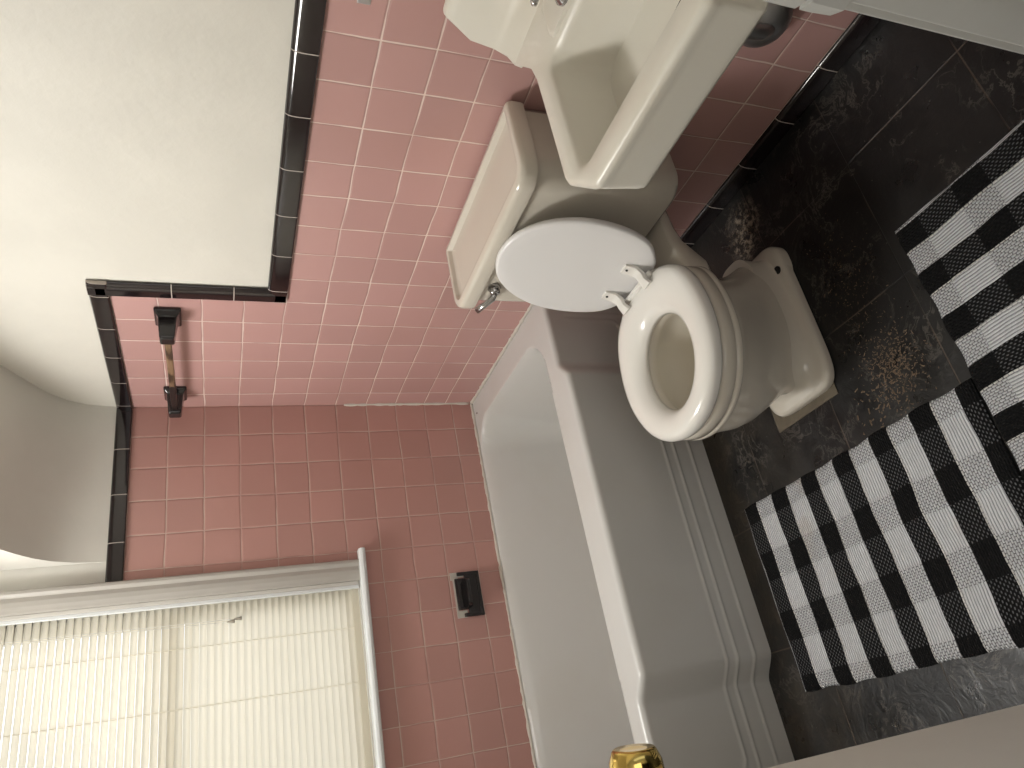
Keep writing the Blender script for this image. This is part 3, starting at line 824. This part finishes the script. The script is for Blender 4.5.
# crumbs swept on the floor
bm = bmesh.new()
def crumbs(cx, cy, sx, sy, n, s0=.0012, s1=.0035):
    for _ in range(n):
        x, y = random.gauss(cx, sx), random.gauss(cy, sy); s = random.uniform(s0, s1); a = random.random() * PI
        if -.648 < x < -.18 and abs(y - BY) < .125: continue
        if y > -.80 or x > -.012 or (x < -.77 and y > -1.59): continue
        l = s * random.uniform(.8, 2.2)
        c_, s_ = math.cos(a), math.sin(a)
        P = [bm.verts.new((x + c_ * p - s_ * q, y + s_ * p + c_ * q, z)) for p, q, z in ((-l, -s * .5, .0003), (l, -s * .4, .0003), (l * .8, s * .5, .0003), (-l * .7, s * .6, .0003), (0, 0, s * .8))]
        for f in ((0, 1, 4), (1, 2, 4), (2, 3, 4), (3, 0, 4)): bm.faces.new([P[i] for i in f])
crumbs(-.665, -1.455, .042, .036, 560, .0008, .0022); crumbs(-.46, -1.44, .09, .035, 220, .0006, .0018); crumbs(-.12, -1.225, .035, .03, 120, .0008, .002); crumbs(-.72, -1.40, .03, .05, 90)
tag(obj('floor_crumbs', bm, M['crumb']), 'tan crumbs and sawdust scattered on black floor beside the toilet foot', 'debris', kind='stuff')

# ------------------------------------------------------------------ door on the left with a brass knob, jamb on the right
nrm = Vector((math.cos(math.radians(-10)), math.sin(math.radians(-10)), 0)); tdir = Vector((-nrm.y, nrm.x, 0))
E_ = Vector((-1.3046, -1.619, 0)); 
dr = thing('door_1', None, None, (E_.x, E_.y, 0), kind='structure')
bm = bmesh.new()
def dp(s, o, z): p = E_ - tdir * s - nrm * o; return (p.x, p.y, z)
def dbox(s0, s1, o0, o1, z0, z1):
    vs = [bm.verts.new(dp(s, o, z)) for s in (s0, s1) for o in (o0, o1) for z in (z0, z1)]
    for f in ((0, 1, 3, 2), (4, 6, 7, 5), (0, 4, 5, 1), (2, 3, 7, 6), (0, 2, 6, 4), (1, 5, 7, 3)): bm.faces.new([vs[i] for i in f])
DW = .595
dbox(0, DW, 0, .035, .012, 2.0)
obj('door_leaf', bm, M['door'], dr)
kb = E_ - tdir * .060; KZ = .927
bm = bmesh.new(); lathe(bm, (kb.x, kb.y, KZ), nrm, [(.030, 0), (.030, .003), (.026, .007), (.013, .010), (.011, .022), (.015, .027), (.0255, .032), (.0275, .040), (.0265, .050), (.0225, .0595), (.0205, .0615), (.012, .0605), (.0005, .0600)], 48)
obj('door_knob', bm, M['brass'], dr, smooth=True)

tr = thing('door_2', None, None, (JX, FY, 0), kind='structure'); 
bm = bmesh.new(); box(bm, JX, JX + .02, FY - .12, FY, 0, 2.03); box(bm, JX - .012, JX, FY - .12, FY - .038, 0, 2.03)
obj('jamb', bm, M['jamb'], tr, bev=.0015)
bm = bmesh.new(); box(bm, JX + .006, JX + .076, FY, FY + .0092, 0, 2.09); obj('casing', bm, M['jamb'], tr, bev=.002)
bm = bmesh.new()
zz0, zz1 = .895, .965
def sl(z, g):
    return [(JX - .001, FY - .035, z), (JX - .003, FY - .004, z), (JX - .004, FY + .004, z), (JX + .004 - g, FY + .014 , z), (JX + .006 - g, FY + .012, z), (JX - .0005, FY + .002, z), (JX + .0, FY - .035, z)]
loft(bm, [sl(zz0, .0), sl(zz0 + .02, .002), sl(zz0 + .03, .002)]); loft(bm, [sl(zz0 + .034, .002), sl(zz0 + .06, .002), sl(zz1, 0)])
obj('strike_plate', bm, M['jamb'], tr, smooth=False)

# ------------------------------------------------------------------ light
def area(name, loc, rot, sx, sy, power, col):
    l = bpy.data.lights.new(name, 'AREA'); l.shape = 'RECTANGLE'; l.size = sx; l.size_y = sy; l.energy = power; l.color = col
    o = bpy.data.objects.new(name, l); C.objects.link(o); o.location = loc; o.rotation_euler = rot; return o
# daylight outside the window, shining in through the blind
def aim(o, d): o.rotation_euler = Vector(d).to_track_quat('-Z', 'Y').to_euler()
area('daylight', (-1.0, .55, 1.55), (math.radians(-90), 0, 0), 1.6, 1.6, 8.0, (1.0, .97, .92))
# added lamp out of view, standing in for window daylight, and the light of the hall behind the camera
aim(area('dormer_fill', (-1.30, -.42, 2.10), (0, 0, 0), .50, .30, 26, (1.0, .985, .95)), (.50, -.70, -.50))
aim(area('hall_lamp', (-1.45, -3.5, 1.75), (0, 0, 0), 1.5, 1.3, 12, (1.0, .98, .95)), (.10, 1, -.18))

w = bpy.data.worlds.new('World'); bpy.context.scene.world = w; w.use_nodes = True
bg = w.node_tree.nodes['Background']; bg.inputs[0].default_value = (.80, .88, 1.0, 1); bg.inputs[1].default_value = 1.0

# ------------------------------------------------------------------ camera (held sideways)
cam = bpy.data.cameras.new('camera'); co = bpy.data.objects.new('camera', cam); C.objects.link(co)
R0 = (-.1816123, -.32731788, -.92729713); R1 = (-.87662773, .48116567, .0018465); R2 = (.44557916, .81322973, -.37432154)
m = Matrix(((R0[0], -R1[0], -R2[0], -1.2395), (R0[1], -R1[1], -R2[1], -2.4172), (R0[2], -R1[2], -R2[2], 1.3118), (0, 0, 0, 1)))
co.matrix_world = m; cam.sensor_width = 36; cam.lens = 731.6 / 1024 * 36; cam.clip_start = .01
bpy.context.scene.camera = co
sc = bpy.context.scene
sc.view_settings.view_transform = 'Standard'; sc.view_settings.look = 'None'; sc.view_settings.exposure = 0
sc.cycles.use_denoising = True; sc.cycles.max_bounces = 8; sc.cycles.sample_clamp_indirect = 6.0
